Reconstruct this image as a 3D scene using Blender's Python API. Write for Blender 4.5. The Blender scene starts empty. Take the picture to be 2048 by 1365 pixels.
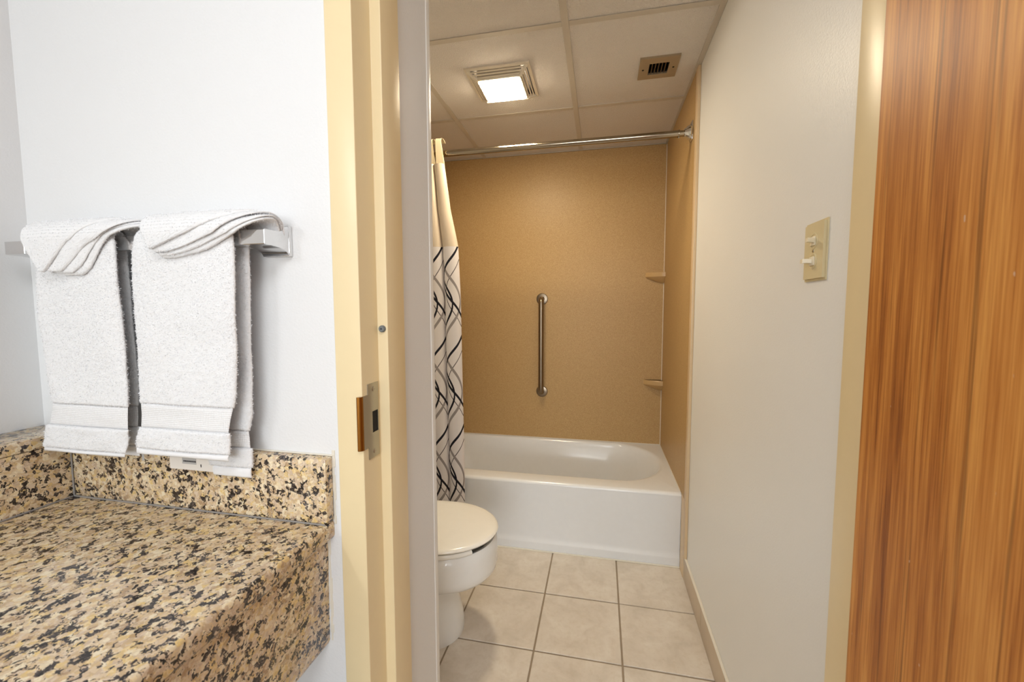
import bpy, bmesh, math, random
import numpy as np
from mathutils import Vector, Matrix
random.seed(5); rng = np.random.RandomState(7)
sc = bpy.context.scene
COL = sc.collection
PI = math.pi

# ------------------------------------------------------------------ camera
cam_d = bpy.data.cameras.new('camera'); cam = bpy.data.objects.new('camera', cam_d); COL.objects.link(cam)
r_ = Vector((0.97817941, 0.20774708, -0.00248749)); u_ = Vector((-0.01290593, 0.07270869, 0.99726971))
f_ = Vector((-0.20736073, 0.9754766, -0.07380331))
M = Matrix.Identity(4)
for i in range(3):
    M[i][0] = r_[i]; M[i][1] = u_[i]; M[i][2] = -f_[i]
M.translation = Vector((0, 0, 1.1917))
cam.matrix_world = M
cam_d.sensor_fit = 'HORIZONTAL'; cam_d.sensor_width = 36.0; cam_d.lens = 832.21 * 36 / 2048
cam_d.clip_start = 0.02
cam_d.dof.use_dof = True; cam_d.dof.focus_distance = 1.35; cam_d.dof.aperture_fstop = 8.0
sc.camera = cam

# ------------------------------------------------------------------ world, lights, exposure
w = bpy.data.worlds.new('world'); sc.world = w; w.use_nodes = True
w.node_tree.nodes['Background'].inputs[0].default_value = (0.80, 0.90, 1.0, 1)
w.node_tree.nodes['Background'].inputs[1].default_value = 0.25
def area(name, loc, rot, sx, sy, power, color):
    l = bpy.data.lights.new(name, 'AREA'); l.shape = 'RECTANGLE'; l.size = sx; l.size_y = sy
    l.energy = power; l.color = color
    o = bpy.data.objects.new(name, l); o.location = loc; o.rotation_euler = rot; COL.objects.link(o); return o
# vanity lights over the mirror on the left wall, a ceiling lamp, daylight from the window side behind the camera
area('vanity_lamp', (-1.02, -1.15, 1.90), (0, math.radians(-70), 0), 0.14, 0.9, 13.0, (0.98, 0.99, 1.0))
area('ceiling_lamp', (0.20, -0.60, 2.33), (0, 0, 0), 0.7, 0.7, 14.0, (0.96, 0.985, 1.0))
area('daylight', (0.85, -7.0, 1.30), (math.radians(90), 0, 0.0), 3.6, 2.0, 190.0, (0.94, 0.98, 1.0))
LENS_EMIT = 112.0
sc.view_settings.view_transform = 'Standard'; sc.view_settings.look = 'None'
sc.view_settings.gamma = 1.0; sc.view_settings.exposure = 0.10
sc.view_settings.use_curve_mapping = False

# ------------------------------------------------------------------ materials
def s2l(c):
    return tuple((x / 255 / 12.92) if x / 255 <= 0.04045 else ((x / 255 + 0.055) / 1.055) ** 2.4 for x in c) + (1,)
class NT:
    def __init__(s, name):
        s.m = bpy.data.materials.new(name); s.m.use_nodes = True; s.t = s.m.node_tree
        s.p = s.t.nodes['Principled BSDF']; s.cache = {}
    def n(s, typ, **kw):
        nd = s.t.nodes.new(typ)
        for k, v in kw.items():
            if k.startswith('_'): setattr(nd, k[1:], v)
            else: nd.inputs[k].default_value = v
        return nd
    def l(s, a, b): s.t.links.new(a, b)
    def pos(s): 
        if 'pos' not in s.cache: s.cache['pos'] = s.n('ShaderNodeNewGeometry').outputs['Position']
        return s.cache['pos']
    def mapped(s, scale):
        mp = s.n('ShaderNodeMapping'); mp.inputs['Scale'].default_value = scale
        s.l(s.pos(), mp.inputs['Vector']); return mp.outputs[0]
    def noise(s, scale, detail=2, rough=0.5, vec=None, dist=0.0):
        nd = s.n('ShaderNodeTexNoise'); nd.inputs['Scale'].default_value = scale; nd.inputs['Detail'].default_value = detail
        nd.inputs['Roughness'].default_value = rough; nd.inputs['Distortion'].default_value = dist
        s.l(vec if vec else s.pos(), nd.inputs['Vector']); return nd.outputs['Fac']
    def math(s, op, a, b=None, c=None):
        nd = s.n('ShaderNodeMath'); nd.operation = op
        for i, v in enumerate((a, b, c)):
            if v is None: continue
            if isinstance(v, (int, float)): nd.inputs[i].default_value = v
            else: s.l(v, nd.inputs[i])
        return nd.outputs[0]
    def ramp(s, fac, stops, interp='LINEAR'):
        nd = s.n('ShaderNodeValToRGB'); cr = nd.color_ramp; cr.interpolation = interp
        while len(cr.elements) < len(stops): cr.elements.new(0.5)
        for e, (p, c) in zip(cr.elements, stops): e.position = p; e.color = c
        s.l(fac, nd.inputs[0]); return nd.outputs[0]
    def mix(s, fac, a, b, mode='MIX'):
        nd = s.n('ShaderNodeMix'); nd.data_type = 'RGBA'; nd.blend_type = mode
        if isinstance(fac, (int, float)): nd.inputs[0].default_value = fac
        else: s.l(fac, nd.inputs[0])
        for i, v in ((6, a), (7, b)):
            if isinstance(v, tuple): nd.inputs[i].default_value = v
            else: s.l(v, nd.inputs[i])
        return nd.outputs[2]
    def bump(s, h, strength=0.3, dist=0.001):
        nd = s.n('ShaderNodeBump'); nd.inputs['Strength'].default_value = strength; nd.inputs['Distance'].default_value = dist
        s.l(h, nd.inputs['Height']); s.l(nd.outputs[0], s.p.inputs['Normal'])
    def base(s, c):
        if isinstance(c, tuple): s.p.inputs['Base Color'].default_value = c
        else: s.l(c, s.p.inputs['Base Color'])
    def set(s, rough=0.5, metal=0.0, spec=0.5, coat=0.0):
        s.p.inputs['Roughness'].default_value = rough; s.p.inputs['Metallic'].default_value = metal
        s.p.inputs['Specular IOR Level'].default_value = spec; s.p.inputs['Coat Weight'].default_value = coat
        return s

def paint(name, col, rough=0.5, scale=260, strength=0.35, dist=0.0012, spec=0.4, var=0.03):
    t = NT(name).set(rough, spec=spec)
    c = s2l(col); n = t.noise(3.0, 3)
    t.base(t.mix(n, tuple(x * (1 - var) for x in c[:3]) + (1,), c))
    t.bump(t.noise(scale, 2, 0.55), strength, dist); return t.m
def plain(name, col, rough=0.5, metal=0.0, spec=0.5, coat=0.0, bump=None):
    t = NT(name).set(rough, metal, spec, coat)
    c = s2l(col); t.base(t.mix(t.noise(40, 2), tuple(x * .96 for x in c[:3]) + (1,), c))
    if bump: t.bump(t.noise(bump[0], 2), bump[1], bump[2])
    return t.m

m_wall = paint('vanity wall paint', (233, 234, 235), 0.45)
m_wallb = paint('bathroom wall paint', (240, 240, 238), 0.38, scale=300, strength=0.4, dist=0.0012)
m_frame = plain('cream enamel', (238, 219, 176), 0.33, spec=0.5, bump=(120, .08, .001))
m_ctile = paint('ceiling tile', (236, 230, 224), 0.9, scale=270, strength=1.0, dist=0.005, spec=0.1)
m_grid = plain('ceiling grid steel', (206, 198, 186), 0.5)
m_chrome = plain('chrome', (226, 226, 226), 0.07, metal=1.0)
m_steel = plain('brushed steel', (146, 132, 114), 0.32, metal=1.0, bump=(400, .1, .0005))
m_nickel = plain('satin nickel', (178, 172, 160), 0.28, metal=1.0, bump=(500, .08, .0005))
m_enamel = plain('white enamel', (236, 238, 240), 0.17, spec=0.5, coat=0.2)
m_china = plain('vitreous china', (240, 240, 238), 0.10, coat=0.3)
m_seat = plain('toilet seat plastic', (247, 245, 238), 0.16)
m_plastic = plain('ivory plastic', (222, 208, 168), 0.3)
m_toggle = plain('ivory toggle', (240, 230, 205), 0.3)
m_dark = plain('dark void', (22, 18, 16), 0.8)
m_vent = plain('vent steel', (172, 154, 128), 0.45, metal=0.25)
m_rubber = plain('grey rubber', (118, 124, 126), 0.6)
m_grout = plain('grout', (158, 142, 122), 0.9)
m_caulk = plain('caulk', (232, 226, 212), 0.5)
m_grille = plain('yellowed grille plastic', (234, 224, 206), 0.4)
m_carpet = plain('floor covering', (150, 135, 118), 0.9)
m_cream = plain('beige cast marble trim', (222, 196, 158), 0.35)
m_rod = plain('polished rod steel', (166, 154, 136), 0.14, metal=1.0)

def mat_surround():
    t = NT('tan solid surface').set(0.42, spec=0.3)
    sp = t.noise(420, 2, 0.7)
    c = t.ramp(sp, [(0.3, s2l((160, 126, 80))), (0.5, s2l((187, 154, 103))), (0.72, s2l((209, 179, 132)))])
    t.base(c); t.bump(t.noise(90, 2), 0.06, 0.001); return t.m
m_surround = mat_surround()
def mat_floor():
    t = NT('cream floor tile').set(0.42, spec=0.4)
    n = t.noise(9, 6, 0.62, dist=0.6); n2 = t.noise(45, 4, 0.6)
    c = t.ramp(n, [(0.3, s2l((208, 198, 184))), (0.5, s2l((220, 210, 197))), (0.68, s2l((228, 220, 208)))])
    c = t.mix(t.ramp(n2, [(0.38, (0.25, 0.25, 0.25, 1)), (0.5, (0, 0, 0, 1))]), c, s2l((202, 188, 168)))
    t.base(c); t.bump(n2, 0.12, 0.001); return t.m
m_floor = mat_floor()
m_basetile = plain('baseboard tile', (202, 184, 160), 0.35)

def mat_granite():
    t = NT('speckled granite').set(0.13, spec=0.5)
    nz = t.n('ShaderNodeTexNoise'); nz.inputs['Scale'].default_value = 150; nz.inputs['Detail'].default_value = 3
    t.l(t.pos(), nz.inputs['Vector'])
    sub = t.n('ShaderNodeVectorMath'); sub.operation = 'SUBTRACT'; t.l(nz.outputs['Color'], sub.inputs[0]); sub.inputs[1].default_value = (.5, .5, .5)
    scl = t.n('ShaderNodeVectorMath'); scl.operation = 'SCALE'; t.l(sub.outputs[0], scl.inputs[0]); scl.inputs['Scale'].default_value = 0.011
    add = t.n('ShaderNodeVectorMath'); add.operation = 'ADD'; t.l(t.pos(), add.inputs[0]); t.l(scl.outputs[0], add.inputs[1])
    P = add.outputs[0]
    def vor(s):
        v = t.n('ShaderNodeTexVoronoi'); v.inputs['Scale'].default_value = s; t.l(P, v.inputs['Vector'])
        sep = t.n('ShaderNodeSeparateColor'); t.l(v.outputs['Color'], sep.inputs[0]); return sep.outputs
    a = vor(135); b = vor(300)
    base = t.ramp(a[0], [(0.0, s2l((222, 200, 168))), (0.22, s2l((208, 182, 146))), (0.4, s2l((238, 224, 194))), (0.58, s2l((212, 190, 166))),
                         (0.76, s2l((230, 202, 142))), (0.88, s2l((176, 148, 118)))], 'CONSTANT')
    base = t.mix(0.3, base, t.ramp(b[1], [(0.0, s2l((238, 224, 196))), (0.35, s2l((186, 158, 124))), (0.75, s2l((222, 188, 118)))], 'CONSTANT'))
    dn = t.noise(52, 3, 0.55, P)
    dark = t.math('ADD', t.math('MULTIPLY', a[1], 0.42), t.math('MULTIPLY', dn, 1.0))
    dark = t.math('ADD', dark, t.math('MULTIPLY', b[0], 0.28))
    fac = t.ramp(dark, [(0.0, (0, 0, 0, 1)), (0.945, (0, 0, 0, 1)), (0.975, (1, 1, 1, 1))])
    dcol = t.ramp(b[2], [(0.0, s2l((40, 34, 32))), (0.5, s2l((66, 58, 54))), (0.8, s2l((96, 86, 80)))], 'CONSTANT')
    t.base(t.mix(fac, base, dcol)); return t.m
m_granite = mat_granite()

def mat_wood():
    t = NT('veneer wood').set(0.42, spec=0.35)
    mp = t.n('ShaderNodeMapping'); t.l(t.pos(), mp.inputs[0]); mp.inputs['Scale'].default_value = (1, 1, 0.045)
    wob = t.noise(6, 2, 0.5, mp.outputs[0])
    big = t.noise(16, 3, 0.55, mp.outputs[0], 0.6)
    mid = t.noise(75, 4, 0.6, mp.outputs[0], 0.4)
    mp2 = t.n('ShaderNodeMapping'); t.l(t.pos(), mp2.inputs[0]); mp2.inputs['Scale'].default_value = (1, 1, 0.018)
    fine = t.noise(420, 3, 0.6, mp2.outputs[0])
    v = t.math('ADD', t.math('MULTIPLY', big, 0.36), t.math('MULTIPLY', mid, 0.34))
    v = t.math('ADD', v, t.math('MULTIPLY', fine, 0.30))
    c = t.ramp(v, [(0.38, s2l((134, 74, 30))), (0.46, s2l((176, 108, 46))), (0.53, s2l((200, 132, 62))), (0.62, s2l((222, 158, 82)))])
    # dark pore lines
    ln = t.noise(130, 2, 0.5, mp2.outputs[0])
    c = t.mix(t.ramp(ln, [(0.60, (0, 0, 0, 1)), (0.70, (.5, .5, .5, 1))]), c, s2l((84, 42, 14)))
    # a few pale scuffs
    mp3 = t.n('ShaderNodeMapping'); t.l(t.pos(), mp3.inputs[0]); mp3.inputs['Scale'].default_value = (1, 1, .5)
    sc_ = t.noise(150, 1, 0.5, mp3.outputs[0]); 
    c = t.mix(t.ramp(sc_, [(0.80, (0, 0, 0, 1)), (0.815, (.6, .6, .6, 1))]), c, s2l((214, 190, 170)))
    t.base(c); t.bump(fine, 0.1, 0.0006); return t.m
m_wood = mat_wood()

def mat_terry():
    t = NT('white terry').set(0.95, spec=0.1)
    t.base((0.86, 0.865, 0.875, 1))
    mp = t.mapped((0.35, 1, 1.5)); n = t.noise(620, 3, 0.75, mp)
    t.bump(n, 0.45, 0.002); return t.m
m_terry = mat_terry()
def mat_dobby():
    t = NT('woven dobby').set(0.8, spec=0.2); t.base((0.84, 0.845, 0.86, 1))
    sx = t.n('ShaderNodeSeparateXYZ'); t.l(t.pos(), sx.inputs[0]); K = 2 * PI / 0.0064
    a = t.math('SINE', t.math('MULTIPLY', t.math('ADD', sx.outputs[0], sx.outputs[2]), K))
    b = t.math('SINE', t.math('MULTIPLY', t.math('SUBTRACT', sx.outputs[0], sx.outputs[2]), K))
    t.bump(t.math('MULTIPLY', a, b), 0.4, 0.0012); return t.m
m_dobby = mat_dobby()
m_pile = plain('terry pile', (242, 243, 246), 0.95, spec=0.05)
m_pile.node_tree.nodes['Principled BSDF'].inputs['Subsurface Weight'].default_value = 0.0
def mat_hem():
    t = NT('flat hem').set(0.85, spec=0.2); t.base((0.84, 0.845, 0.86, 1)); t.bump(t.noise(300, 2, .5, t.mapped((.3, 1, 2))), .3, .001); return t.m
m_hem = mat_hem()
m_label = plain('care label cloth', (236, 230, 222), 0.7)
m_patch = plain('label print patch', (186, 184, 182), 0.7)
m_ink = plain('label ink', (48, 46, 48), 0.7)

def mat_curtain_print():
    t = NT('printed curtain').set(0.7, spec=0.25)
    uv = t.n('ShaderNodeUVMap'); sp = t.n('ShaderNodeSeparateXYZ'); t.l(uv.outputs[0], sp.inputs[0])
    u, v = sp.outputs[0], sp.outputs[1]
    col = s2l((228, 222, 220))
    def line(c, amp, z0, L, hw, color, col, slant=1.0):
        ph = t.math('MULTIPLY', t.math('SUBTRACT', v, z0), 2 * PI / L)
        x = t.math('ADD', t.math('MULTIPLY', t.math('COSINE', ph), amp), c)
        d = t.math('ABSOLUTE', t.math('SUBTRACT', u, x))
        # widen where the line runs sideways
        s = t.math('ADD', t.math('MULTIPLY', t.math('ABSOLUTE', t.math('SINE', ph)), hw * 0.9 * slant), hw)
        f = t.math('LESS_THAN', d, s)
        return t.mix(f, col, color)
    blk = s2l((26, 24, 34)); gry = s2l((150, 142, 140)); dg = s2l((92, 86, 88))
    col = line(0.70, -0.46, 1.275, 0.44, 0.012, dg, col)
    col = line(0.50, 0.46, 1.235, 0.44, 0.036, gry, col)
    col = line(0.10, 0.45, 1.222, 0.44, 0.030, blk, col)
    col = line(0.60, -0.54, 1.335, 0.44, 0.034, blk, col)
    t.base(col); t.bump(t.noise(500, 2), .15, .0006); return t.m
m_print = mat_curtain_print()
m_sheer = plain('sheer curtain head', (214, 198, 176), 0.75)
m_loop = plain('curtain loop fabric', (238, 222, 186), 0.6)
def mat_lens():
    t = NT('lit lens'); t.base((1, .95, .85, 1))
    t.p.inputs['Emission Color'].default_value = (1.0, 0.845, 0.61, 1); t.p.inputs['Emission Strength'].default_value = LENS_EMIT
    return t.m
m_lens = mat_lens()

# ------------------------------------------------------------------ helpers
def tag(o, label=None, cat=None, group=None, kind=None):
    if label: o['label'] = label
    if cat: o['category'] = cat
    if group: o['group'] = group
    if kind: o['kind'] = kind
    return o
def empty(name, loc, label, cat, group=None, kind=None):
    o = bpy.data.objects.new(name, None); COL.objects.link(o); o.location = loc; o.empty_display_size = .05
    return tag(o, label, cat, group, kind)
def link(name, me, mat, parent=None):
    o = bpy.data.objects.new(name, me); COL.objects.link(o)
    if mat: me.materials.clear(); me.materials.append(mat)
    if parent:
        o.parent = parent
        # geometry is written in scene coordinates; only top-level empties carry a location
        o.matrix_parent_inverse = Matrix.Translation(-parent.location)
    return o
def shade(me, angle=35):
    me.polygons.foreach_set('use_smooth', [True] * len(me.polygons))
    try: me.set_sharp_from_angle(angle=math.radians(angle))
    except Exception: pass
def bobj(name, bm, mat, parent=None, smooth=True, angle=35):
    bmesh.ops.recalc_face_normals(bm, faces=bm.faces)
    me = bpy.data.meshes.new(name); bm.to_mesh(me); bm.free()
    if smooth: shade(me, angle)
    return link(name, me, mat, parent)
def bx(bm, x0, x1, y0, y1, z0, z1, bev=0.0, seg=2):
    g = bmesh.ops.create_cube(bm, size=1)
    for v in g['verts']:
        v.co = Vector(((x0 + x1) / 2 + v.co.x * (x1 - x0), (y0 + y1) / 2 + v.co.y * (y1 - y0), (z0 + z1) / 2 + v.co.z * (z1 - z0)))
    if bev > 0:
        es = list({e for v in g['verts'] for e in v.link_edges})
        bmesh.ops.bevel(bm, geom=es, offset=bev, segments=seg, profile=0.5, affect='EDGES')
def box(name, x0, x1, y0, y1, z0, z1, mat, parent=None, bev=0.0, seg=2):
    bm = bmesh.new(); bx(bm, x0, x1, y0, y1, z0, z1, bev, seg); return bobj(name, bm, mat, parent)
def prism(name, poly, z0, z1, mat, parent=None, bev=0.0):
    bm = bmesh.new()
    a = [bm.verts.new((x, y, z0)) for x, y in poly]; b = [bm.verts.new((x, y, z1)) for x, y in poly]
    n = len(poly); bm.faces.new(a[::-1]); bm.faces.new(b)
    vert = []
    for i in range(n):
        f = bm.faces.new((a[i], a[(i + 1) % n], b[(i + 1) % n], b[i]))
    if bev > 0:
        es = [e for e in bm.edges if abs(e.verts[0].co.z - e.verts[1].co.z) > 1e-6]
        bmesh.ops.bevel(bm, geom=es, offset=bev, segments=3, profile=0.5, affect='EDGES')
    return bobj(name, bm, mat, parent)
def rings(name, rows, mat, parent=None, cap0=True, cap1=True, closed=True, angle=40):
    """rows: list of lists of points of equal length"""
    bm = bmesh.new(); V = [[bm.verts.new(p) for p in r] for r in rows]
    n = len(rows[0])
    for i in range(len(rows) - 1):
        for j in range(n if closed else n - 1):
            k = (j + 1) % n
            bm.faces.new((V[i][j], V[i][k], V[i + 1][k], V[i + 1][j]))
    if cap0 and closed: bm.faces.new(V[0][::-1])
    if cap1 and closed: bm.faces.new(V[-1])
    return bobj(name, bm, mat, parent, angle=angle)
def tube_rows(path, r, n=16):
    rows = []; P = [Vector(p) for p in path]; up = None
    for i, p in enumerate(P):
        t = (P[min(i + 1, len(P) - 1)] - P[max(i - 1, 0)]).normalized()
        if up is None: up = t.orthogonal().normalized()
        up = (up - t * up.dot(t)).normalized(); s = t.cross(up)
        rr = r[i] if isinstance(r, (list, tuple)) else r
        rows.append([p + (up * math.cos(2 * PI * k / n) + s * math.sin(2 * PI * k / n)) * rr for k in range(n)])
    return rows
def tube(name, path, r, mat, parent=None, n=16): return rings(name, tube_rows(path, r, n), mat, parent)
def lathe(name, base, axis, prof, mat, parent=None, n=28):
    a = Vector(axis).normalized(); u = a.orthogonal().normalized(); s = a.cross(u); b = Vector(base)
    rows = [[b + a * h + (u * math.cos(2 * PI * k / n) + s * math.sin(2 * PI * k / n)) * max(r, 1e-5) for k in range(n)] for r, h in prof]
    return rings(name, rows, mat, parent, angle=30)

# ================================================================== THE SETTING
HC = 2.170; XR = 0.382; YB = 2.674; XL = -1.15
fl = tag(empty('floor', (0, 0, 0), 'cream stone-look tile floor with brown grout between tub and doorway', 'floor', kind='structure'))
box('grout_bed', XL - .1, XR + .1, 0.905, YB + .1, -0.06, -0.0035, m_grout, fl)
box('threshold', -0.38, 0.378, 0.63, 0.905, -0.06, 0.004, m_cream, fl, .003)
T = 0.302; G2 = 0.0031
xe = [-0.2144 + T * k for k in range(-4, 4)]
ye = [1.6631 + T * k for k in range(-3, 5)]
for i in range(len(xe) - 1):
    for j in range(len(ye) - 1):
        x0 = max(xe[i] + G2, XL + .002); x1 = min(xe[i + 1] - G2, XR - .003); y0 = max(ye[j] + G2, .908); y1 = ye[j + 1] - G2
        if x1 - x0 < .01 or y1 - y0 < .01 or y0 > 1.95: continue
        dz = random.uniform(-.0006, .0006)
        box('floor_tile', x0, x1, y0, min(y1, 2.3), -0.03, dz, m_floor, fl, 0.0012, 1)
box('floor_slab', -1.2, 3.0, -7.3, .63, -.06, 0.0, m_carpet, fl)

cl = tag(empty('ceiling', (0, 0, HC), 'suspended ceiling of textured square tiles in a painted metal grid', 'ceiling', kind='structure'))
XC = -0.1315; XC2 = XC - .6096; gy = [0.905, 1.5089, 2.1185, YB]; gx = [XR, XC, XC2, XL]
for i in range(3):
    for j in range(3):
        a0, a1, b0, b1 = gx[i + 1] + .006, gx[i] - .006, gy[j] + .006, gy[j + 1] - .006
        hole = {(1, 1): (-.424 - .120, -.424 + .120, 1.826 - .120, 1.826 + .120), (0, 1): (.172, .260, 1.800, 1.892)}.get((i, j))
        if hole:   # cut round the fan housing / the duct
            h0, h1, k0, k1 = hole; bm = bmesh.new()
            for c in ((a0, h0, b0, b1), (h1, a1, b0, b1), (h0, h1, b0, k0), (h0, h1, k1, b1)): bx(bm, c[0], c[1], c[2], c[3], HC + .0034, HC + .018)
            bobj('ceiling_tile', bm, m_ctile, cl, smooth=False)
        else:
            box('ceiling_tile', a0, a1, b0, b1, HC + .0034, HC + .018, m_ctile, cl, 0.003, 1)
for x in (XC, XC2):
    box('grid_bar', x - .012, x + .012, .906, YB - .002, HC, HC + .0035, m_grid, cl, .0008, 1)
    box('grid_bar', x - .002, x + .002, .906, YB - .002, HC + .0036, HC + .035, m_grid, cl)
for y in gy[1:3]:
    for i in range(3):
        a = gx[i + 1] + (.0125 if i < 2 else .001); b = gx[i] - (.0125 if i else .001)
        box('grid_bar', a, b, y - .012, y + .012, HC, HC + .0032, m_grid, cl, .0008, 1)
box('wall_angle', XR - .02, XR - .0005, .906, YB, HC - .001, HC + .0025, m_grid, cl, .0006, 1)
box('wall_angle', XL, XR, YB - .016, YB, HC - .001, HC + .0025, m_grid, cl, .0006, 1)
box('wall_angle', XL, XL + .018, .906, YB, HC - .001, HC + .0025, m_grid, cl, .0006, 1)
box('ceiling_deck', XL - .1, XR + .1, .9, YB + .1, HC + .18, HC + .2, m_wall, cl)
box('vanity_ceiling', -1.25, 3.0, -7.3, .905, 2.4, 2.45, m_wall, cl)

wr = box('wall_right', XR, XR + .10, .741, YB + .1, 0, HC + .19, m_wallb)
tag(wr, 'off-white textured bathroom wall on the right, running back to the tub', 'wall', kind='structure')
wb = box('wall_back', XL - .1, XR + .1, YB + .0, YB + .1, 0, HC + .19, m_wallb)
tag(wb, 'bathroom end wall behind the tan tub surround', 'wall', kind='structure')
wl = box('wall_left', XL - .1, XL, .905, YB + .1, 0, HC + .19, m_wallb)
tag(wl, 'bathroom side wall behind the toilet', 'wall', kind='structure')
pm = [(-1.22, .625), (-.436, .625), (-.436, .745), (-.38, .745), (-.38, .905), (-1.22, .905)]
wm = prism('wall_middle', pm, 0, 2.4, m_wall, None, 0.0)
tag(wm, 'thick white partition carrying the towel bar, ending beside the cream door frame', 'wall', kind='structure')
# bathroom-coloured end cap of the partition, with the bead on its corner
box('end_face', -.3815, -.3785, .7415, .897, 0.0, 2.168, m_wall, wm, .0004, 1)
box('corner_bead', -.3825, -.3772, .888, .9085, 0.0, 2.168, m_wallb, wm, .002, 3)
wv = box('wall_vanity', -1.22, -1.12, -7.3, .625, 0, 2.4, m_wall)
wv.name = 'wall_side'; tag(wv, 'white wall at the left edge, meeting the towel wall in a corner', 'wall', kind='structure')
wx = prism('wall_front', [(.436, .625), (2.95, .625), (2.95, .741), (.3825, .741), (.3825, .735), (.436, .735)], 0, 2.4, m_wall)
tag(wx, 'white wall beside the door hinge, behind the open wood door', 'wall', kind='structure')
wh = box('wall_above_door', -.436, .436, .63, .905, 2.12, 2.4, m_wall); wh.name = 'wall_top'
tag(wh, 'short wall above the doorway', 'wall', kind='structure')
wo = box('wall_far', 2.9, 3.0, -7.3, .625, 0, 2.4, m_wall); tag(wo, 'white wall on the far side of the vanity area', 'wall', kind='structure')

# steel door frame
tr = tag(empty('trim_1', (0, .68, 0), 'cream painted steel door frame around the bathroom doorway', 'door frame', kind='structure'))
def jamb(s, face, rev, stop, name):
    pts = [(face, .6195), (rev, .6195), (rev, .675), (stop, .675), (stop, .7405), (rev, .7405), (rev, .7445), (face, .7445)]
    return prism(name, [(s * x if False else x, y) for x, y in pts], 0.0, 2.09, m_frame, tr, .0015)
jl = jamb(1, -.4362, -.388, -.3686, 'jamb')
jr = jamb(1, .4362, .3905, .3705, 'jamb')
jr.data.update()
bm = bmesh.new(); bx(bm, -.388, .3905, .6195, .7445, 2.04, 2.09, .001, 1); bx(bm, -.388, .3905, .675, .7405, 2.02, 2.045, .001, 1)
bobj('head_jamb', bm, m_frame, tr)
# strike plate on the left jamb
bm = bmesh.new()
X0, X1 = -.3882, -.3862
outl = [(.6345, .9345), (.6345, .9535), (.6205, .9585), (.6130, .9585), (.6130, 1.0470), (.6205, 1.0470), (.6345, 1.0500), (.6345, 1.0660), (.6685, 1.0660), (.6685, .9345)]
hole = [(.6470, .9790), (.6470, 1.0165), (.6650, 1.0165), (.6650, .9790)]
# plate as cells
def cell(y0, y1, z0, z1): bx(bm, X0, X1, y0, y1, z0, z1)
cell(.6345, .647, .9345, 1.066); cell(.665, .6685, .9345, 1.066); cell(.647, .665, .9345, .979); cell(.647, .665, 1.0165, 1.066)
cell(.6195, .6345, .9560, 1.0480)
sp = bobj('strike_plate', bm, m_nickel, tr, smooth=False); tag(sp, 'satin steel strike plate with a dark latch hole')
# curved lip
rows = []
for k in range(9):
    a = k / 8 * 1.25; cy_, cx_ = .6195, X0 - .008
    y = .6195 - .008 * math.sin(a) ; x = (X1 - .0095) + .0095 * math.cos(a)
    rows.append([(x, y, .956), (x, y, 1.048), (x - .0018, y + .0004, 1.048), (x - .0018, y + .0004, .956)])
rings('strike_lip', rows, plain('tarnished brass', (150, 98, 38), .3, metal=.9), sp)
box('latch_hole', X0 - .0002, X0 + .0005, .6465, .6655, .9785, 1.017, m_dark, sp)
for z in (1.0555, .9450):
    lathe('screw', (X1 - .0005, .652, z), (1, 0, 0), [(0.0001, 0), (.0045, 0), (.0045, .0008), (.0036, .0016), (.0010, .0016), (.0010, .0010), (.0001, .0010)], m_nickel, sp, 14)
# rubber bumper on the stop
lathe('rubber_bumper', (-.3782, .6755, 1.1594), (0, -1, 0), [(.0001, 0), (.0062, 0), (.0062, .004), (.005, .0062), (.0018, .0062), (.0014, .003), (.0001, .003)], m_rubber, tr, 20)

# open wood door
dr = tag(empty('door_1', (.386, .62, 0), 'open flush wood door with orange-brown vertical grain', 'door', kind='structure'))
box('door_leaf', .3420, .3850, -.14, .6320, .012, 2.035, m_wood, dr, .0012, 1)
for z in (.25, 1.05, 1.82):
    tube('hinge', [(.3885, .6385, z - .045), (.3885, .6385, z + .045)], .0055, m_nickel, dr, 12)
hd = lathe('door_knob', (.342, -.075, .99), (-1, 0, 0), [(.0001, 0), (.031, 0), (.031, .004), (.014, .008), (.011, .03), (.024, .038), (.0265, .052), (.02, .062), (.0001, .065)], m_nickel, dr)

# tiled baseboard on the right wall
bb = tag(empty('baseboard_right', (XR, 1.4, 0), 'low beige tile baseboard along the right bathroom wall', 'baseboard', kind='structure'))
for j in range(-3, 2):
    y0 = 1.565 + j * T; y1 = y0 + T - .0028
    y0 = max(y0, .745); y1 = min(y1, 1.948)
    if y1 - y0 > .01: box('base_tile', XR - .0085, XR - .0002, y0, y1, .001, .104, m_basetile, bb, .002, 2)
box('baseboard_cap', XR - .0095, XR - .0002, .745, 1.948, .1045, .1075, m_caulk, bb, .001, 1)

# ================================================================== TUB SURROUND
XS = 0.372
su = tag(empty('tub_surround', (-.4, YB, .355), None, None), 'tan speckled solid-surface wall panels lining the bathtub alcove', 'wall panel')
YS = 2.666
box('back_panel', XL + .008, XS, YS, YB - .0005, .3555, HC - .002, m_surround, su)
box('side_panel', XS, XR - .0005, 1.893, YB - .0005, .3555, HC - .002, m_surround, su)
box('side_panel', XL + .0005, XL + .008, 1.893, YB - .0005, .3555, HC - .002, m_surround, su)
e1 = box('edge_strip', XS - .002, XR - .0005, 1.855, 1.8925, .108, HC - .002, m_cream, su, .0012, 2); e1['label'] = 'paler edge strip closing the front of the side panel'
box('edge_strip', XS, XR - .0005, 1.8935, 1.961, .0, .3545, m_cream, su, .0008, 1)
box('caulk_bead', XS - .003, XS - .0001, YS - .003, YS - .0001, .356, HC - .003, m_caulk, su)
box('caulk_bead', XL + .01, XS - .003, YS - .003, YS - .0001, .3555, .3585, m_caulk, su)
box('caulk_bead', XS - .003, XS - .0001, 1.99, YS - .003, .3555, .358, m_caulk, su)

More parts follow.
